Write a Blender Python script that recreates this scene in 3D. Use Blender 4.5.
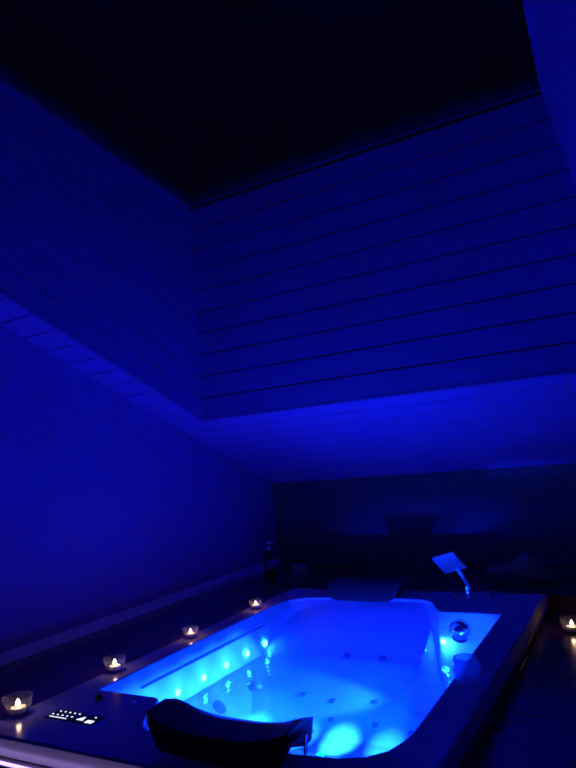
import bpy, bmesh, math, random
from mathutils import Vector, Matrix, noise
sc = bpy.context.scene
C = sc.collection
for o in list(bpy.data.objects):
    bpy.data.objects.remove(o)

# ------------------------------------------------------------------ camera
YAW, PITCH, ROLL, FPX = -0.503612777, 0.119226684, -0.0860143054, 635.779
CAMZ = 1.26
fw = Vector((math.sin(YAW)*math.cos(PITCH), math.cos(YAW)*math.cos(PITCH), math.sin(PITCH)))
r0 = Vector((math.cos(YAW), -math.sin(YAW), 0))
u0 = r0.cross(fw)
rt = r0*math.cos(ROLL) + u0*math.sin(ROLL)
up = -r0*math.sin(ROLL) + u0*math.cos(ROLL)
cam = bpy.data.cameras.new('camera')
cam.sensor_fit = 'HORIZONTAL'
cam.sensor_width = 36
cam.lens = FPX/576*36
cam.clip_start = 0.02
co = bpy.data.objects.new('camera', cam)
C.objects.link(co)
co.matrix_world = Matrix(((rt.x, up.x, -fw.x, 0), (rt.y, up.y, -fw.y, 0), (rt.z, up.z, -fw.z, CAMZ), (0, 0, 0, 1)))
sc.camera = co

# ------------------------------------------------------------------ night sky
w = bpy.data.worlds.new('night_sky')
sc.world = w
w.use_nodes = True
w.node_tree.nodes['Background'].inputs[0].default_value = (0.05, 0.06, 0.3, 1)
w.node_tree.nodes['Background'].inputs[1].default_value = 0.006

# ------------------------------------------------------------------ exposure and light levels
vs = sc.view_settings
vs.view_transform = 'Standard'
vs.look = 'None'
vs.exposure = 0.22
vs.gamma = 1.0
vs.use_curve_mapping = False
sc.cycles.use_denoising = True
sc.cycles.max_bounces = 10
sc.cycles.diffuse_bounces = 6
sc.cycles.transparent_max_bounces = 16
sc.cycles.sample_clamp_indirect = 6.0
sc.cycles.caustics_reflective = False
sc.cycles.caustics_refractive = False

LED_COL = (0.0, 0.010, 1.0)          # blue tub lamps
SIDE_COL = (0.002, 0.042, 1.0)         # the slightly greener small LEDs of the walls
WALL_LED = 260.0                      # small LED lenses along the tub walls
FLOOR_LED = 600.0                    # stronger lamps under water
CORNER_LED = 500.0
FILL_END = 450.0                      # watt, added fill beams along the basin, no lamps there
FLOOR_BEAM = 520.0                      # watt, lamps of the near seat shining along the bottom
BEAM_SIDE = 126.0                      # watt, beam of each side LED across the basin
STRIP_COL = (0.50, 0.32, 1.0)
STRIP = 2.2
FLAME_W = 0.10                       # watt per tealight

# ------------------------------------------------------------------ helpers
def mat(name, col, rough=0.5, metal=0.0, coat=0.0, spec=0.5, noise_amt=0.0, noise_scale=8.0, bump=0.0, bump_scale=60.0, stretch=None):
    m = bpy.data.materials.new(name)
    m.use_nodes = True
    nt = m.node_tree
    b = nt.nodes['Principled BSDF']
    b.inputs['Base Color'].default_value = (*col, 1)
    b.inputs['Roughness'].default_value = rough
    b.inputs['Metallic'].default_value = metal
    b.inputs['Coat Weight'].default_value = coat
    b.inputs['Coat Roughness'].default_value = 0.08
    b.inputs['Specular IOR Level'].default_value = spec
    tc = nt.nodes.new('ShaderNodeTexCoord')
    mp = nt.nodes.new('ShaderNodeMapping')
    nt.links.new(tc.outputs['Object'], mp.inputs[0])
    if stretch: mp.inputs['Scale'].default_value = stretch
    if noise_amt:
        n = nt.nodes.new('ShaderNodeTexNoise')
        n.inputs['Scale'].default_value = noise_scale
        n.inputs['Detail'].default_value = 6
        nt.links.new(mp.outputs[0], n.inputs['Vector'])
        mx = nt.nodes.new('ShaderNodeMix')
        mx.data_type = 'RGBA'
        mx.inputs[6].default_value = (*[c*(1-noise_amt) for c in col], 1)
        mx.inputs[7].default_value = (*[min(1, c*(1+noise_amt)) for c in col], 1)
        nt.links.new(n.outputs['Fac'], mx.inputs[0])
        nt.links.new(mx.outputs[2], b.inputs['Base Color'])
    if bump:
        n2 = nt.nodes.new('ShaderNodeTexNoise')
        n2.inputs['Scale'].default_value = bump_scale
        n2.inputs['Detail'].default_value = 4
        nt.links.new(mp.outputs[0], n2.inputs['Vector'])
        bp = nt.nodes.new('ShaderNodeBump')
        bp.inputs['Strength'].default_value = bump
        bp.inputs['Distance'].default_value = 0.01
        nt.links.new(n2.outputs['Fac'], bp.inputs['Height'])
        nt.links.new(bp.outputs[0], b.inputs['Normal'])
    return m

def emit(name, col, strength):
    m = bpy.data.materials.new(name)
    m.use_nodes = True
    nt = m.node_tree
    nt.nodes.clear()
    e = nt.nodes.new('ShaderNodeEmission')
    e.inputs[0].default_value = (*col, 1)
    e.inputs[1].default_value = strength
    o = nt.nodes.new('ShaderNodeOutputMaterial')
    nt.links.new(e.outputs[0], o.inputs[0])
    return m

def clear(name, ior=1.45, tint=(0.97, 0.98, 1.0), rough=0.02, bump=0.0, bscale=20.0, diffuse=0.0):
    """thin clear sheet: fresnel reflection over straight transmission"""
    m = bpy.data.materials.new(name)
    m.use_nodes = True
    nt = m.node_tree
    nt.nodes.clear()
    N = nt.nodes.new
    tr = N('ShaderNodeBsdfTransparent'); tr.inputs[0].default_value = (*tint, 1)
    gl = N('ShaderNodeBsdfGlossy'); gl.inputs['Roughness'].default_value = rough
    fr = N('ShaderNodeFresnel')
    ge = N('ShaderNodeNewGeometry'); mi = N('ShaderNodeMix'); mi.data_type = 'FLOAT'
    mi.inputs[2].default_value = ior; mi.inputs[3].default_value = 1/ior
    nt.links.new(ge.outputs['Backfacing'], mi.inputs[0]); nt.links.new(mi.outputs[0], fr.inputs[0])
    mx = N('ShaderNodeMixShader')
    out = N('ShaderNodeOutputMaterial')
    L = nt.links.new
    L(fr.outputs[0], mx.inputs[0])
    base = tr
    if diffuse:
        df = N('ShaderNodeBsdfTranslucent'); df.inputs[0].default_value = (0.8, 0.85, 1, 1)
        d2 = N('ShaderNodeBsdfDiffuse'); d2.inputs[0].default_value = (0.8, 0.85, 1, 1)
        m0 = N('ShaderNodeMixShader'); m0.inputs[0].default_value = 0.25
        L(df.outputs[0], m0.inputs[1]); L(d2.outputs[0], m0.inputs[2])
        m1 = N('ShaderNodeMixShader'); m1.inputs[0].default_value = diffuse
        L(tr.outputs[0], m1.inputs[1]); L(m0.outputs[0], m1.inputs[2])
        base = m1
    L(base.outputs[0], mx.inputs[1]); L(gl.outputs[0], mx.inputs[2]); L(mx.outputs[0], out.inputs[0])
    if bump:
        tc = N('ShaderNodeTexCoord')
        n = N('ShaderNodeTexNoise'); n.inputs['Scale'].default_value = bscale; n.inputs['Detail'].default_value = 3
        b = N('ShaderNodeBump'); b.inputs['Strength'].default_value = bump; b.inputs['Distance'].default_value = 0.01
        L(tc.outputs['Object'], n.inputs['Vector']); L(n.outputs['Fac'], b.inputs['Height'])
        L(b.outputs[0], gl.inputs['Normal']); L(b.outputs[0], fr.inputs['Normal'])
    return m

M = dict(
    boards=mat('violet_tinted_boards', (0.52, 0.21, 0.78), 0.5, noise_amt=0.10, noise_scale=3, stretch=(1, 14, 14), bump=0.15, bump_scale=14),  # boards and plaster carry a violet tint against the greenish cast of blue light
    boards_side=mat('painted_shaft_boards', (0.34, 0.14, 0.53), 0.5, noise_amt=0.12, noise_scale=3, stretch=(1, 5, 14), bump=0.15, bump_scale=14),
    groove=mat('dark_groove', (0.02, 0.02, 0.022), 0.9),
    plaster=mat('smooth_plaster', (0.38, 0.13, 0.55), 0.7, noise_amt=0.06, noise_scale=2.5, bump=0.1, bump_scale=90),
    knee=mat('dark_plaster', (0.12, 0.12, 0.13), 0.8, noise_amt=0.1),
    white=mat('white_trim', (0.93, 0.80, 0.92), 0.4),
    deck=mat('dark_wood_platform', (0.13, 0.05, 0.045), 0.22, noise_amt=0.35, noise_scale=5, stretch=(1, 9, 1), coat=0.3),
    floor=mat('dark_floor_boards', (0.09, 0.07, 0.06), 0.4, noise_amt=0.3, stretch=(8, 1, 1)),
    frame=mat('dark_window_frame', (0.08, 0.05, 0.10), 0.5),
    acrylic=mat('white_acrylic', (0.72, 0.73, 0.74), 0.16, spec=0.5),
    black=mat('black_plastic', (0.012, 0.012, 0.014), 0.3),
    cushion=mat('black_cushion', (0.03, 0.03, 0.034), 0.42, bump=0.1, bump_scale=120),
    chrome=mat('chrome', (0.85, 0.86, 0.88), 0.12, metal=1.0),
    satin=mat('satin_chrome', (0.75, 0.76, 0.80), 0.32, metal=0.55),
    jet=mat('jet_grey', (0.26, 0.27, 0.3), 0.35),
    wax=mat('white_wax', (0.85, 0.80, 0.72), 0.5),
    wick=mat('wick', (0.02, 0.02, 0.02), 0.8),
    alu=mat('tealight_cup', (0.8, 0.8, 0.8), 0.3, metal=1.0),
    rock=mat('reddish_rock', (0.30, 0.15, 0.10), 0.9, noise_amt=0.4, noise_scale=20, bump=0.6, bump_scale=30),
    bottle=mat('dark_bottle', (0.02, 0.02, 0.024), 0.2),
    paper=mat('pale_paper', (0.30, 0.30, 0.32), 0.6),
    glass=clear('clear_glass', 1.5, (0.95, 0.96, 0.97), 0.03, diffuse=0.06),
    cupglass=clear('ribbed_glass', 1.5, (0.88, 0.92, 1.0), 0.05, bump=0.6, bscale=70, diffuse=0.4),
    pane=clear('window_pane', 1.25, (0.9, 0.9, 0.92), 0.01),
    water=clear('tub_water', 1.33, (0.985, 0.99, 1.0), 0.02, bump=0.5, bscale=20),
    wall_led=emit('wall_led', SIDE_COL, WALL_LED),
    floor_led=emit('floor_led', LED_COL, FLOOR_LED),
    corner_led=emit('corner_led', SIDE_COL, CORNER_LED),
    strip=emit('led_strip', STRIP_COL, STRIP),
    panel_lit=emit('lit_symbol', (0.75, 0.8, 1.0), 1.3),
    flame=emit('flame', (1.0, 0.62, 0.36), 16.0),
)

def link(name, bm, m, parent=None, smooth=False, angle=35):
    me = bpy.data.meshes.new(name)
    bmesh.ops.recalc_face_normals(bm, faces=bm.faces)
    bm.to_mesh(me)
    bm.free()
    me.materials.append(M[m] if isinstance(m, str) else m)
    if smooth:
        me.polygons.foreach_set('use_smooth', [True]*len(me.polygons))
        me.set_sharp_from_angle(angle=math.radians(angle))
    o = bpy.data.objects.new(name, me)
    C.objects.link(o)
    if parent: o.parent = parent
    return o

def thing(name, label, cat, loc=(0, 0, 0), group=None, rz=0.0):
    o = bpy.data.objects.new(name, None)
    C.objects.link(o)
    o.location = loc
    o.rotation_euler = (0, 0, rz)
    o.empty_display_size = 0.05
    o['label'] = label
    o['category'] = cat
    if group: o['group'] = group
    return o

def tag(o, label, cat, group=None, kind=None):
    o['label'] = label; o['category'] = cat
    if group: o['group'] = group
    if kind: o['kind'] = kind
    return o

def struct(o):
    o['kind'] = 'structure'
    return o

def box(bm, x0, y0, z0, x1, y1, z1, bevel=0.0):
    vs_ = [bm.verts.new((x, y, z)) for z in (z0, z1) for y in (y0, y1) for x in (x0, x1)]
    fs = []
    for idx in ((0, 1, 3, 2), (4, 6, 7, 5), (0, 4, 5, 1), (2, 3, 7, 6), (0, 2, 6, 4), (1, 5, 7, 3)):
        fs.append(bm.faces.new([vs_[i] for i in idx]))
    if bevel:
        es = list({e for f in fs for e in f.edges})
        bmesh.ops.bevel(bm, geom=es, offset=bevel, segments=2, affect='EDGES', profile=0.5)
    return vs_

def prism(bm, pts, d):
    """extrude a planar polygon (list of Vector) by vector d"""
    a = [bm.verts.new(p) for p in pts]
    b = [bm.verts.new(Vector(p)+Vector(d)) for p in pts]
    n = len(pts)
    bm.faces.new(a)
    bm.faces.new(b[::-1])
    for i in range(n):
        bm.faces.new((a[i], b[i], b[(i+1) % n], a[(i+1) % n]))

def lathe(bm, prof, seg=28, mtx=None, rib=None, close=False):
    rings = []
    for (r, z) in prof:
        ring = []
        for k in range(seg):
            a = 2*math.pi*k/seg
            rr = r*(1+rib(k, z)) if rib else r
            v = Vector((rr*math.cos(a), rr*math.sin(a), z))
            if mtx: v = mtx @ v
            ring.append(bm.verts.new(v))
        rings.append(ring)
    for i in range(len(rings)-1):
        for k in range(seg):
            bm.faces.new((rings[i][k], rings[i][(k+1) % seg], rings[i+1][(k+1) % seg], rings[i+1][k]))
    for ring in ([rings[0], rings[-1]] if not close else []):
        if True:
            try: bm.faces.new(ring)
            except ValueError: pass
    if close:
        for k in range(seg):
            bm.faces.new((rings[-1][k], rings[-1][(k+1) % seg], rings[0][(k+1) % seg], rings[0][k]))

def tube(bm, path, rad, seg=14):
    path = [Vector(p) for p in path]
    rings = []
    for i, p in enumerate(path):
        t = (path[min(i+1, len(path)-1)] - path[max(i-1, 0)]).normalized()
        a = t.orthogonal().normalized() if i == 0 else (ax - t*ax.dot(t)).normalized()
        ax = a
        b = t.cross(a)
        r = rad[i] if isinstance(rad, (list, tuple)) else rad
        rings.append([bm.verts.new(p + (a*math.cos(2*math.pi*k/seg) + b*math.sin(2*math.pi*k/seg))*r) for k in range(seg)])
    for i in range(len(rings)-1):
        for k in range(seg):
            bm.faces.new((rings[i][k], rings[i][(k+1) % seg], rings[i+1][(k+1) % seg], rings[i+1][k]))
    bm.faces.new(rings[0]); bm.faces.new(rings[-1])

def clip(poly, a, b, c):
    """keep the part of a 2-D polygon with a*x+b*y+c >= 0"""
    out = []
    for i in range(len(poly)):
        p, q = poly[i], poly[(i+1) % len(poly)]
        dp, dq = a*p[0]+b*p[1]+c, a*q[0]+b*q[1]+c
        if dp >= 0: out.append(p)
        if dp*dq < 0:
            t = dp/(dp-dq)
            out.append((p[0]+t*(q[0]-p[0]), p[1]+t*(q[1]-p[1])))
    return out

def aim(loc, direction):
    """matrix at loc whose +Z looks along direction"""
    return Matrix.Translation(loc) @ Vector(direction).to_track_quat('Z', 'Y').to_matrix().to_4x4()

# ------------------------------------------------------------------ room shell
XL, XR, YN, YF = -2.208, 1.6, -1.5, 3.67          # left/right walls, near/far walls
SL = 0.390                                        # ceiling slope
def ceil(y): return 1.823 - SL*(y-1.856)
GX0, GX1, GY0, GY1 = -1.985, 0.0, -0.3, 2.67      # ceiling opening under the skylight
GZ = ceil(GY1)
def top(y): return 2.645 + 0.13*(GY1-y)           # underside of skylight frame
PLK = 0.1139
T = 0.1

bm = bmesh.new(); box(bm, XL-T, YN-T, -T, XR+T, YF+T, 0); struct(link('floor', bm, 'floor'))
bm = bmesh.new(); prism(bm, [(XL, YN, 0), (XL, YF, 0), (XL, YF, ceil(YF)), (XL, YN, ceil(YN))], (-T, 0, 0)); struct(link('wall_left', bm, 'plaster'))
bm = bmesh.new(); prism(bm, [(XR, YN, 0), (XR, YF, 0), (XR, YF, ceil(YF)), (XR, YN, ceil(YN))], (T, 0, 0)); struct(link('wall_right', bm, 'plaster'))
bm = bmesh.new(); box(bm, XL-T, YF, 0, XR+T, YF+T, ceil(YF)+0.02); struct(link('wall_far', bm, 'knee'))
bm = bmesh.new(); box(bm, XL-T, YN-T, 0, XR+T, YN, ceil(YN)+0.02); struct(link('wall_near', bm, 'plaster'))

# sloping ceiling of horizontal boards, with the opening left free
bm = bmesh.new()
G = 0.0028
y = GY1
rows = []
k = 0
step = 0.1139
yy = GY1
while yy < YF: rows.append((yy, min(YF, yy+step))); yy += step
yy = GY1
while yy > YN: rows.append((max(YN, yy-step), yy)); yy -= step
def board(bm, x0, x1, ya, yb):
    q = []
    n = Vector((0, SL, 1)).normalized()
    d = 0.004
    lo = [Vector((x, y_, ceil(y_))) for (x, y_) in ((x0, ya+G+d*.4), (x1, ya+G+d*.4), (x1, yb-G-d*.4), (x0, yb-G-d*.4))]
    hi = [Vector((x, y_, ceil(y_)))+n*d for (x, y_) in ((x0, ya+G), (x1, ya+G), (x1, yb-G), (x0, yb-G))]
    top_ = [p+n*0.012 for p in hi]
    a = [bm.verts.new(p) for p in lo]; b = [bm.verts.new(p) for p in hi]; c = [bm.verts.new(p) for p in top_]
    bm.faces.new(a); bm.faces.new(c[::-1])
    for u, v in ((a, b), (b, c)):
        for i in range(4): bm.faces.new((u[i], u[(i+1) % 4], v[(i+1) % 4], v[i]))
for ya, yb in rows:
    mid = (ya+yb)/2
    if GY0 < mid < GY1:
        board(bm, XL, GX0-.0145, ya, yb); board(bm, GX1+.001, XR, ya, yb)
    else:
        board(bm, XL, XR, ya, yb)
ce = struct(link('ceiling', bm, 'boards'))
bm = bmesh.new()
for (x0, x1, ya, yb) in ((XL-T, GX0-0.009, YN-T, YF+T), (GX1+0.02, XR+T, YN-T, YF+T), (GX0-0.02, GX1+0.02, GY1+0.02, YF+T), (GX0-0.02, GX1+0.02, YN-T, GY0-0.02)):
    prism(bm, [(x0, ya, ceil(ya)+0.013), (x1, ya, ceil(ya)+0.013), (x1, yb, ceil(yb)+0.013), (x0, yb, ceil(yb)+0.013)], (0, 0, 0.08))
link('ceiling_backing', bm, 'groove', ce)

# skylight shaft. Far wall: level boards
def xr(z): return 0.0 - (z-GZ)*0.163              # splayed right cheek
bm = bmesh.new()
z = GZ
while z < top(GY1)-0.002:
    z1 = min(z+PLK, top(GY1)+0.03)
    g = 0.0034
    g0 = g if z > GZ+.01 else -.002
    pts = [(GX0, GY1, z+g0), (xr(z), GY1, z+g0), (xr(z1), GY1, z1-g), (GX0, GY1, z1-g)]
    prism(bm, pts, (0, 0.014, 0))
    z += PLK
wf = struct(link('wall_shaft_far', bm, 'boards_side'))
bm = bmesh.new(); prism(bm, [(GX0-.03, GY1+.008, GZ+0.001), (xr(GZ)+.03, GY1+.008, GZ+0.001), (xr(GZ)+.03, GY1+.008, top(GY1)+.05), (GX0-.03, GY1+.008, top(GY1)+.05)], (0, .05, 0)); link('wall_backing', bm, 'groove', wf)
# left wall: boards parallel to the sloping ceiling
bm = bmesh.new()
k = 0
while k < 26:
    zb = k*PLK
    g = 0.0034
    g0 = g if k else -.003
    poly = [(GY0, ceil(GY0)+zb+g0), (GY1, GZ+zb+g0), (GY1, GZ+zb+PLK-g), (GY0, ceil(GY0)+zb+PLK-g)]
    # keep below the skylight frame: top(y)+0.03 - z >= 0
    poly = clip(poly, -0.13, -1.0, 2.645+0.13*GY1+0.03)
    if len(poly) >= 3: prism(bm, [(GX0, p[0], p[1]) for p in poly], (-0.014, 0, 0))
    k += 1
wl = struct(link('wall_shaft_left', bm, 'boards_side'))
bm = bmesh.new(); prism(bm, [(GX0-.008, GY0, ceil(GY0)+0.0145), (GX0-.008, GY1, GZ+0.0145), (GX0-.008, GY1, top(GY1)+.05), (GX0-.008, GY0, top(GY0)+.05)], (-.05, 0, 0)); link('wall_backing', bm, 'groove', wl)
# right cheek: smooth and splayed, near cheek
bm = bmesh.new()
def xr2(y, z): return xr(z) + (GY1-y)*0.025
XT = xr(top(GY1)+.03)
pts = [(0, GY0, ceil(GY0)), (0.0, GY1, GZ), (XT, GY1, top(GY1)+.03), (XT+.035*(GY1-GY0), GY0, top(GY0)+.03)]
pts[0] = (xr(ceil(GY0))+.3, GY0, ceil(GY0))
prism(bm, pts, (0.05, 0, 0)); struct(link('wall_shaft_right', bm, 'plaster'))
bm = bmesh.new(); prism(bm, [(GX0-.05, GY0, ceil(GY0)), (.4, GY0, ceil(GY0)), (.4, GY0, top(GY0)+.05), (GX0-.05, GY0, top(GY0)+.05)], (0, -.05, 0)); struct(link('wall_shaft_near', bm, 'plaster'))

bm = bmesh.new()
prism(bm, [(GX0-.016, GY0, ceil(GY0)-.006), (GX0+.003, GY0, ceil(GY0)-.006), (GX0+.003, GY1+.012, ceil(GY1+.012)-.006), (GX0-.016, GY1+.012, ceil(GY1+.012)-.006)], (0, 0, .008))
struct(link('trim_1', bm, 'boards_side'))
bm = bmesh.new()
prism(bm, [(GX0+.0035, GY1-.003, GZ-.003), (0, GY1-.003, GZ-.003), (0, GY1+.012, ceil(GY1+.012)-.004), (GX0+.0035, GY1+.012, ceil(GY1+.012)-.004)], (0, 0, .006))
struct(link('trim_2', bm, 'boards_side'))
# skylight: frame and dark pane under the night sky
win = bpy.data.objects.new('window_1', None); C.objects.link(win); struct(win)
bm = bmesh.new()
def bar(x0, x1, ya, yb, dz0, dz1):
    prism(bm, [(x0, ya, top(ya)+dz0), (x1, ya, top(ya)+dz0), (x1, yb, top(yb)+dz0), (x0, yb, top(yb)+dz0)], (0, 0, dz1-dz0))
bar(GX0-.05, .4, GY1-.022, GY1+.06, 0.012, .09)
bar(GX0-.05, GX0+.022, GY0-.05, GY1-.0225, 0.012, .09)
prism(bm, [(XT+.01, GY1-.0225, top(GY1)+.032), (.5, GY1-.0225, top(GY1)+.032), (.5, GY0-.05, top(GY0)+.036), (XT+.035*(GY1-GY0)+.01, GY0-.05, top(GY0)+.036)], (0, 0, .08))
bar(GX0+.0225, -.21, GY0-.05, GY0+.03, 0.012, .09)
link('window_frame', bm, 'frame', win)
bm = bmesh.new()
bar(GX0+.0225, XT+.005, GY0+.031, GY1-.0225, .055, .061)
link('window_pane', bm, 'pane', win)

# ------------------------------------------------------------------ platforms round the tub
RZ = 0.60
TX0, TX1, TY0, TY1 = -1.705, -0.466, 1.156, 2.965
bm = bmesh.new(); box(bm, XL+.001, TY0, 0.001, TX0-.002, YF-.001, RZ-.001, .004)
tag(link('raised_platform', bm, 'deck'), 'dark raised ledge between the tub and the left wall with tealights along its edge', 'platform')
bm = bmesh.new(); box(bm, TX0, TY1+.002, 0.001, TX1+.6, YF-.001, RZ-.002, .004)
tag(link('raised_platform', bm, 'deck'), 'dark raised ledge behind the far end of the tub under the low sloping ceiling', 'platform')
DZ = 0.52
bm = bmesh.new(); box(bm, TX1+.004, 0.95, 0.001, 0.55, TY1, DZ, .004)
tag(link('raised_platform', bm, 'deck'), 'dark glossy lower ledge right of the tub holding a single lit tealight', 'platform')
bm = bmesh.new(); prism(bm, [(XL+.0005, TY0, RZ), (XL+.030, TY0, RZ), (XL+.028, TY0, RZ+.006), (XL+.010, TY0, RZ+.036), (XL+.0005, TY0, RZ+.038)], (0, YF-.001-TY0, 0))
struct(link('baseboard_left', bm, 'white'))

# ------------------------------------------------------------------ the tub
CX, CY = -1.092, 2.056
H = [(-.506, -.548), (-.509, -.3), (-.513, 0), (-.515, .25), (-.517, .45), (-.517, .55), (-.510, .60), (-.494, .655), (-.458, .695), (-.40, .722), (-.3, .735), (-.15, .741), (0, .744),
     (.08, .744), (.125, .741), (.155, .730), (.18, .705), (.205, .66), (.232, .60), (.258, .556), (.275, .548), (.40, .548)]
O = H + [(-u, -v) for (u, v) in H]
def sstep(x, a, b):
    t = max(0, min(1, (x-a)/(b-a))); return t*t*(3-2*t)
def prof(v):
    v = abs(v)
    P = [(0, .265), (.06, .27), (.12, .295), (.22, .35), (.40, .43), (.55, .505), (.66, .554), (.711, .576), (.744, .588), (1, .598)]
    for i in range(len(P)-1):
        if v <= P[i+1][0]:
            t = (v-P[i][0])/(P[i+1][0]-P[i][0]); return P[i][1]+t*(P[i+1][1]-P[i][1])
    return .598
def S(u, v):
    s = prof(v)
    uu = u if v > 0 else -u              # the tub is the same turned half round
    deep = sstep(uu, .21, .262) * sstep(abs(v), .12, .3)
    d = .30
    s = s*(1-deep) + d*deep
    side = .265 + max(0, abs(u)-.37)*1.05
    side = min(side, .42)
    e = .02
    m_ = max(s, side)
    return m_
tub = thing('whirlpool_tub', 'large white rectangular whirlpool tub filled with water glowing bright blue', 'bathtub')
bm = bmesh.new()
def W(u, v, z): return bm.verts.new((CX+u, CY+v, z))
n = len(O)
# subdivide outline
OO = []
for i in range(n):
    a, b = O[i], O[(i+1) % n]
    L_ = math.hypot(a[0]-b[0], a[1]-b[1]); ns = max(1, round(L_/.014))
    for j in range(ns): OO.append((a[0]+(b[0]-a[0])*j/ns, a[1]+(b[1]-a[1])*j/ns))
O = OO; n = len(O)
rings = []
def outp(u, v):
    """outer rim point in the direction of (u,v)"""
    hx, hy0, hy1 = (TX1-TX0)/2, TY0-CY, TY1-CY
    return u, v
# outer rectangle ring matched by index: project to the rectangle
ox0, ox1, oy0, oy1 = TX0-CX, TX1-CX, TY0-CY, TY1-CY
def outer(u, v, r=0.0):
    cands = []
    t = min((ox1-r)/u if u > 1e-9 else 1e9, (ox0+r)/u if u < -1e-9 else 1e9, (oy1-r)/v if v > 1e-9 else 1e9, (oy0+r)/v if v < -1e-9 else 1e9)
    return u*t, v*t
outs = [outer(*p) for p in O]
# snap nearest index to each true corner
for cxy in ((ox0, oy0), (ox0, oy1), (ox1, oy0), (ox1, oy1)):
    i = min(range(n), key=lambda k: (outs[k][0]-cxy[0])**2+(outs[k][1]-cxy[1])**2)
    outs[i] = cxy
def ins(p, d):
    return (max(ox0+d, min(ox1-d, p[0])), max(oy0+d, min(oy1-d, p[1])))
rings.append([W(*p, RZ-.05) for p in outs])
rings.append([W(*p, RZ-.006) for p in outs])
rings.append([W(*ins(p, .006), RZ) for p in outs])
sc1 = lambda p, k: (p[0]*k, p[1]*k)
rings.append([W(*sc1(p, 1.012), RZ) for p in O])
rings.append([W(*sc1(p, 1.003), RZ-.003) for p in O])
rings.append([W(*p, min(RZ-.012, max(RZ-.012, S(*p)))) for p in O])
WN = 9
for k in range(1, WN+1):
    t = k/WN
    ring = []
    for p in O:
        q = sc1(p, 1-.045*t)
        zb = S(*sc1(p, .955))
        ring.append(W(*q, (RZ-.012)*(1-t)+min(zb, RZ-.022)*t))
    rings.append(ring)
BN = 60
for k in range(1, BN+1):
    t = k/BN
    ring = []
    for p in O:
        q = sc1(p, .955*(1-t)+.012*t)
        ring.append(W(*q, min(S(*q), RZ-.023)))
    rings.append(ring)
for i in range(len(rings)-1):
    for k in range(n):
        bm.faces.new((rings[i][k], rings[i][(k+1) % n], rings[i+1][(k+1) % n], rings[i+1][k]))
bm.faces.new(rings[-1])
shell = link('tub_shell', bm, 'acrylic', tub, smooth=True, angle=24)
# side panels under the lip
bm = bmesh.new()
box(bm, TX0+.02, TY0+.035, 0, TX1-.02, TY0+.055, RZ-.05)
link('side_panel', bm, 'acrylic', tub)
bm = bmesh.new()
box(bm, TX1-.03, TY0+.0555, 0, TX1-.012, TY1-.02, RZ-.05)
link('side_panel', bm, 'acrylic', tub)
bm = bmesh.new(); box(bm, TX1-.012, TY0+.02, RZ-.062, TX1+.003, TY1-.004, RZ-.052, .002); link('edge_bead', bm, 'frame', tub)
bm = bmesh.new(); box(bm, TX0+.01, TY0-.034, RZ-.062, TX1-.03, TY0+.034, RZ-.054, .002)
link('strip_channel', bm, 'acrylic', tub)
bm = bmesh.new(); box(bm, TX0+.012, TY0-.030, RZ-.0538, TX1-.032, TY0-.023, RZ-.048, .002)
link('led_strip', bm, 'strip', tub)

def nrm(u, v):
    e = .01
    return Vector((-(S(u+e, v)-S(u-e, v))/(2*e), -(S(u, v+e)-S(u, v-e))/(2*e), 1)).normalized()
def onwall(px, py, pz, nrm, r, dep, m, name, seg=20, dome=False, label=None):
    bm = bmesh.new()
    mt = aim(Vector((px, py, pz)), nrm)
    if dome: pr = [(r, 0), (r*.95, dep*.35), (r*.7, dep*.75), (r*.35, dep*.95), (r*.01, dep)]
    else: pr = [(r, 0), (r, dep*.7), (r*.8, dep), (r*.01, dep)]
    lathe(bm, pr, seg, mt)
    o = link(name, bm, m, tub, smooth=True)
    if label: o['label'] = label
    return o
# five LEDs in each long wall
xw = CX-.512+.018
for y_ in (1.865, 2.019, 2.170, 2.322, 2.468):
    onwall(xw, y_, .468, (1, 0, -.1), .012, .007, 'wall_led', 'led_light', dome=True)
    onwall(2*CX-xw, 2*CY-y_, .468, (-1, 0, -.1), .012, .007, 'wall_led', 'led_light', dome=True)
# corner LEDs
for s in (1, -1):
    onwall(CX+s*.272, CY+s*.538, .487, (0, -s, -.1), .009, .007, 'corner_led', 'led_light', dome=True)
# beams of the LEDs, added basin fill, and lamps under water
def beam(loc, to, watt, deg, r=.012, blend=.5, col=LED_COL):
    l = bpy.data.lights.new('led_and_fill_beam', 'SPOT'); l.energy = watt; l.color = col; l.spot_size = math.radians(deg); l.spot_blend = blend; l.shadow_soft_size = r
    o = bpy.data.objects.new('led_and_fill_beam', l); C.objects.link(o); o.parent = tub
    o.matrix_world = Matrix.Translation(loc) @ Vector(to).to_track_quat('-Z', 'Y').to_matrix().to_4x4()
for y_ in (1.865, 2.019, 2.170, 2.322, 2.468):
    if y_ < 2.3: beam((xw+.016, y_, .468), (1, 0, -.75), BEAM_SIDE*.1, 84)
    beam((2*CX-xw-.016, 2*CY-y_, .468), (-1, 0, -.11), BEAM_SIDE*3.3, 26, col=SIDE_COL)
for x in (-.30, -.06, .14):
    beam((CX+x, 1.83, .41), (0, 1, -.10), FILL_END/3, 50, blend=1.0)  # added fill spots without lamps, brighten the far backrest
beam((CX+.37, 2.16, .40), (.02, .5, .12), 26, 34, blend=.6, col=SIDE_COL)  # one more added fill spot, brightens the far corner wall
for s_ in (1, -1):
    beam((CX+s_*.272, CY+s_*.515, .487), (s_*.5, s_*.4, -.45), 6, 120, col=SIDE_COL)
for (x, k) in ((-1.44, .8), (-1.235, .5), (-1.075, 1.0), (-.905, .45)):
    z_ = S(x-CX, 1.64-CY)
    onwall(x, 1.64, z_-.001, nrm(x-CX, 1.64-CY), .018, .006, 'chrome', 'lamp_fitting')
    onwall(x, 1.641, z_+.004, nrm(x-CX, 1.641-CY), .011, .007, 'floor_led', 'underwater_lamp', dome=True)
    beam((x, 1.79, .455), (0, .27, -.17), FLOOR_BEAM*k, 25, .01, 1.0, SIDE_COL)
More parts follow.
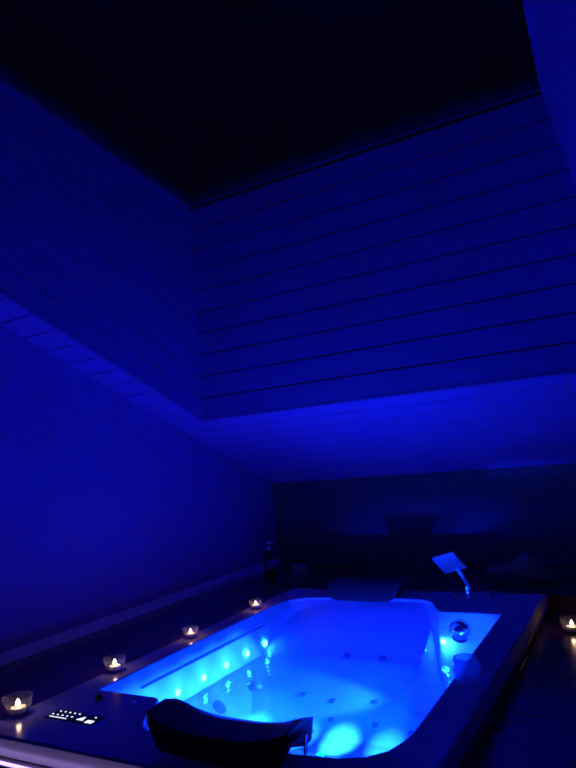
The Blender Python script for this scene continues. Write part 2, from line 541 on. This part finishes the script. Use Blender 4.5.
# slot along the left wall, and its twin
bm = bmesh.new(); box(bm, xw-.006, 1.684, .5415, xw+.0035, 2.478, .5465, .001); link('wall_slot', bm, 'jet', tub)
bm = bmesh.new(); box(bm, 2*CX-xw-.0035, 1.634, .5415, 2*CX-xw+.006, 2.428, .5465, .001); link('wall_slot', bm, 'jet', tub)
# massage jets
JETS = [(-1.199, 2.473), (-1.04, 2.474), (-1.304, 2.27), (-1.167, 2.26), (-1.15, 2.19), (-1.20, 2.13), (-1.0, 2.275), (-.975, 2.19), (-.84, 2.28), (-.84, 2.18)]
for (x, y_) in JETS:
    u, v = x-CX, y_-CY
    onwall(x, y_, S(u, v)-.001, nrm(u, v), .017 if y_ > 2.4 else .011, .005, 'jet', 'water_jet', 18)
for (y_) in (2.05, 2.28):
    u, v = -.455, y_-CY
    onwall(CX+u, y_, S(u, v)-.001, nrm(u, v), .028, .006, 'jet', 'water_jet', 22)
# overflow fitting on the far corner wall
OX, OZ = -.748, .527
OY = CY+.548*.985
bm = bmesh.new(); lathe(bm, [(.044, 0), (.043, .006), (.039, .010), (.033, .008), (.030, .002)], 36, aim(Vector((OX, OY, OZ)), (0, -1, 0))); link('overflow_ring', bm, 'chrome', tub, True)
bm = bmesh.new(); lathe(bm, [(.026, 0), (.027, .014), (.025, .022), (.016, .026), (.001, .027)], 36, aim(Vector((OX, OY, OZ)), (0, -1, 0))); link('overflow_knob', bm, 'chrome', tub, True)
# rim fittings
def rimknob(x, y_, r, h, m, label=None):
    bm = bmesh.new()
    lathe(bm, [(r*1.25, 0), (r*1.25, h*.15), (r, h*.22), (r*.92, h*.9), (r*.8, h), (.0005, h)], 28)
    o = link('control_knob', bm, m, tub, True)
    o.location = (x, y_, RZ)
    if label: o['label'] = label
    return o
rimknob(-1.535, 1.445, .011, .011, 'black', 'round black air control knob')
rimknob(-1.40, 1.45, .007, .005, 'chrome')
def lever(x, y_, ang, w_):
    bm = bmesh.new()
    lathe(bm, [(.017, 0), (.017, .006), (.012, .009), (.011, .022), (.009, .026), (.0005, .027)], 24)
    box(bm, -w_, -.006, .020, w_, .006, .028, .002)
    o = link('tap_lever', bm, 'chrome', tub, True)
    o.location = (x, y_, RZ); o.rotation_euler = (0, 0, ang)
lever(-.815, 2.845, .1, .026)
lever(-.672, 2.862, .0, .034)
bm = bmesh.new(); lathe(bm, [(.020, 0), (.020, .006), (.014, .010), (.013, .030), (.017, .034), (.017, .052), (.011, .054), (.0005, .054)], 26)
hd = link('shower_holder', bm, 'chrome', tub, True); hd.location = (-.762, 2.85, RZ)
# control panel on the near rim
cp = bmesh.new(); box(cp, -1.586, 1.284, RZ-.001, -1.402, 1.338, RZ+.002, .001)
cpo = link('control_panel', cp, 'black', tub)
def sym(shape):
    bm = bmesh.new()
    for s in shape: prism(bm, [(x, y_, RZ+.0021) for x, y_ in s], (0, 0, .0008))
    return link('lit_symbol', bm, 'panel_lit', cpo)
def dot(x, y_, r=.0026, k=8): return [(x+r*math.cos(2*math.pi*i/k), y_+r*math.sin(2*math.pi*i/k)) for i in range(k)]
for i in range(5):
    sym([dot(-1.568+i*.019, 1.330, .0029)])
    sym([dot(-1.575+i*.019, 1.308, .0029)])
sym([[(-1.573, 1.292), (-1.506, 1.292), (-1.506, 1.2945), (-1.573, 1.2945)]])
sym([[(-1.472, 1.298), (-1.447, 1.298), (-1.457, 1.320)]])
sym([[(-1.432, 1.290), (-1.408, 1.290), (-1.408, 1.305), (-1.432, 1.305)]])
sym([dot(-1.424, 1.325, .003)])

# water
WZ = .43
bm = bmesh.new()
bm.faces.new([bm.verts.new((CX+p[0]*.962, CY+p[1]*.962, WZ)) for p in O])
tag(link('tub_water', bm, 'water'), 'clear water filling the glowing tub', 'water', kind='stuff')

# ------------------------------------------------------------------ headrests
def headrest(name, label, loc, rz, w_, flare, hh):
    t = thing(name, label, 'headrest', loc, 'black headrests at the two ends of the tub', rz)
    # local +y points into the tub, origin on rim at the inner edge of the basin
    sec = [(-.115, .004), (-.123, .030), (-.112, .055), (-.085, hh), (-.03, hh+.004), (.02, hh-.012), (.05, .020), (.062, -.022), (.055, -.028), (.02, -.004), (-.004, .0015), (-.05, .002)]
    bm = bmesh.new()
    NU = 24
    R = []
    for i in range(NU+1):
        s = -1+2*i/NU
        e = max(0, (abs(s)-.82)/.18)
        ring = []
        for (y_, z_) in sec:
            if rz and z_ < 0: z_ *= .4
            lift = flare*abs(s)**3.0
            topf = max(0, min(1, z_/hh))
            cyy = -.03; cz = .03
            k = 1-.16*e**2
            yy2 = cyy+(y_-cyy)*k if e else y_
            zz2 = cz+(z_-cz)*k if e else z_
            x = s*w_/2*(.86+.14*min(1, topf*1.3))
            under = 1 if z_ > .01 else (.1 if y_ < -.08 else .8)
            ring.append(bm.verts.new((x, yy2, zz2+lift*(under if z_ > -.1 else 0))))
        R.append(ring)
    m_ = len(sec)
    for i in range(NU):
        for j in range(m_):
            bm.faces.new((R[i][j], R[i][(j+1) % m_], R[i+1][(j+1) % m_], R[i+1][j]))
    bm.faces.new(R[0]); bm.faces.new(R[-1])
    p = link('pad', bm, 'cushion', t, True, 50)
    # clear end brackets that hold the pad on the rim
    for s in ((-1, 1) if rz == 0 else ()):
        bm = bmesh.new()
        x = s*(w_/2*.90)
        prism(bm, [(x, -.012, .0), (x+s*.006, -.014, .045), (x+s*.006, -.004, .045), (x, .002, .0)], (s*.004, 0, 0))
        link('end_bracket', bm, 'black', t)
    return t
headrest('headrest', 'black curved headrest on the near end of the tub, in the foreground', (-.944, 1.322, RZ+.002), 0, .400, .034, .057)
headrest('headrest', 'black headrest on the far end of the tub beneath the sloping ceiling', (-1.240, 2.815, RZ+.003), math.pi, .365, .006, .066)

# ------------------------------------------------------------------ clear ribbed glasses on the rim
def ribglass(label, loc, r, h):
    bm = bmesh.new()
    rib = lambda k, z: .05*math.cos(k*math.pi) if z > .004 else 0
    o_ = [(r*.55, .0), (r*.75, h*.10), (r*.95, h*.35), (r, h*.6), (r*.9, h*.85), (r*.80, h), (r*.74, h*.985), (r*.84, h*.83), (r*.92, h*.6), (r*.87, h*.36), (r*.66, h*.15), (.001, h*.10)]
    lathe(bm, o_, 28, None, rib)
    o = link('glass_bowl', bm, 'cupglass', None, True, 60)
    o.location = loc
    tag(o, label, 'glass bowl')
    return o
ribglass('clear ribbed glass bowl on the right rim of the tub', (-.526, 1.845, RZ+.0006), .039, .072)

# ------------------------------------------------------------------ hand shower
hs = thing('hand_shower', 'chrome hand shower with wide flat head, on the far right corner of the tub', 'shower head', (-.762, 2.85, RZ+.0545))
bm = bmesh.new(); tube(bm, [(0, 0, .0), (-.010, -.006, .022), (-.022, -.013, .050), (-.036, -.022, .080), (-.046, -.028, .098)], [.008, .009, .011, .012, .010]); link('handle', bm, 'satin', hs, True)
bm = bmesh.new(); box(bm, -.062, -.050, -.007, .062, .050, .007, .006)
head = link('shower_head_plate', bm, 'satin', hs, True)
fdir = Vector((-.1, -.75, -.55)).normalized()
head.matrix_local = Matrix.Translation((-.062, -.040, .104)) @ (Vector(fdir).to_track_quat('Z', 'Y').to_matrix().to_4x4()) @ Matrix.Rotation(.35, 4, 'Z')
bm = bmesh.new()
for i in range(6):
    for j in range(5):
        x, y_ = -.036+i*.0144, -.026+j*.013
        prism(bm, [(x+.0022*math.cos(a*math.pi/3), y_+.0022*math.sin(a*math.pi/3), .0068) for a in range(6)], (0, 0, .0015))
link('nozzles', bm, 'jet', head)

# ------------------------------------------------------------------ tealights
def tealight(label, loc, rz=0.0, first=None, s=1.0, group='tealights in clear glass cups'):
    if first is None:
        t = thing('tealight', label, 'candle', loc, group)
        bm = bmesh.new(); lathe(bm, [(.024, .0), (.026, .003), (.034, .025), (.039, .046), (.0375, .046), (.0325, .026), (.024, .006), (.001, .005)], 32); link('glass_cup', bm, 'glass', t, True, 60)
        bm = bmesh.new(); lathe(bm, [(.0185, .0062), (.0190, .019), (.0180, .019), (.0178, .0165), (.001, .0165)], 28); link('wax', bm, 'wax', t, True)
        bm = bmesh.new(); tube(bm, [(0, 0, .015), (.0005, 0, .020), (.001, 0, .023)], .0008, 6); link('wick', bm, 'wick', t)
        bm = bmesh.new(); lathe(bm, [(.0006, .021), (.0045, .0235), (.0062, .027), (.0052, .031), (.0025, .036), (.0005, .040)], 14); link('flame', bm, 'flame', t, True)
    else:
        t = first.copy(); C.objects.link(t); t.location = loc; t['label'] = label
        for ch in first.children:
            if ch.type != 'MESH': continue
            c = ch.copy(); C.objects.link(c); c.parent = t
    t.scale = (s, s, s)
    l = bpy.data.lights.new('flame_light', 'POINT'); l.energy = FLAME_W; l.color = (1.0, .40, .17); l.shadow_soft_size = .004
    lo = bpy.data.objects.new('flame_light', l); C.objects.link(lo); lo.parent = t; lo.location = (0, 0, .034)
    return t
t1 = tealight('lit tealight in a clear glass cup, nearest one, at the left edge of the picture', (-1.682, 1.275, RZ+.0006), s=1.1)
tealight('second nearest of the four lit tealights along the left side of the tub', (-1.677, 1.655, RZ+.0006), first=t1)
tealight('lit tealight in a clear glass cup beside the middle of the left wall of LEDs', (-1.670, 2.060, RZ+.0006), first=t1, s=.85)
tealight('small lit tealight in a glass cup at the far left corner of the tub', (-1.662, 2.53, RZ+.0006), first=t1, s=.85)
tealight('lit tealight in a clear glass cup on the lower ledge right of the tub', (-.345, 2.70, DZ+.0006), first=t1, s=1.1)

# ------------------------------------------------------------------ dim things on the far ledge
bm = bmesh.new(); bmesh.ops.create_icosphere(bm, subdivisions=5, radius=1)
for v in bm.verts:
    p = v.co.copy()
    d = 1+.22*noise.noise(p*1.3+Vector((3, 1, 0)))+.12*noise.noise(p*4.0)+.06*noise.noise(p*10)
    pk = .045*math.exp(-((p.x-.2)**2)/.07)*max(0, p.z)
    v.co = Vector((p.x*.155*d, p.y*.06*d, max(-.03, p.z*.062*d+pk)))
rk = link('rock', bm, 'rock', None, True, 60); rk.location = (-.60, 3.20, RZ+.028)
tag(rk, 'low rugged reddish brown rock with one raised peak behind the tub corner', 'rock')
bt = thing('pump_bottle', 'dim dark pump bottle on the far ledge in the left corner', 'bottle', (-2.02, 3.26, RZ-.001))
bm = bmesh.new(); lathe(bm, [(.030, 0), (.034, .004), (.034, .11), (.030, .128), (.014, .138), (.013, .15), (.0005, .15)], 28); link('bottle_body', bm, 'bottle', bt, True)
bm = bmesh.new(); lathe(bm, [(.012, .150), (.012, .160), (.004, .162), (.004, .185), (.011, .187), (.011, .196), (.0005, .197)], 20); box(bm, 0, -.005, .188, .04, .005, .196, .002); link('pump', bm, 'satin', bt, True)
bm = bmesh.new(); lathe(bm, [(.0345, .04), (.0345, .095), (.0343, .095), (.0343, .04)], 28, close=True); link('label_band', bm, 'paper', bt, True)
bx = thing('small_box', 'small pale square box on the far ledge to the right of the pump bottle', 'box', (-1.86, 3.33, RZ-.001), rz=.1)
bm = bmesh.new(); box(bm, -.045, -.02, 0, .045, .02, .065, .002); link('box_body', bm, 'paper', bx)
bm = bmesh.new(); box(bm, -.047, -.022, .0655, .047, .022, .085, .002); link('box_lid', bm, 'bottle', bx)
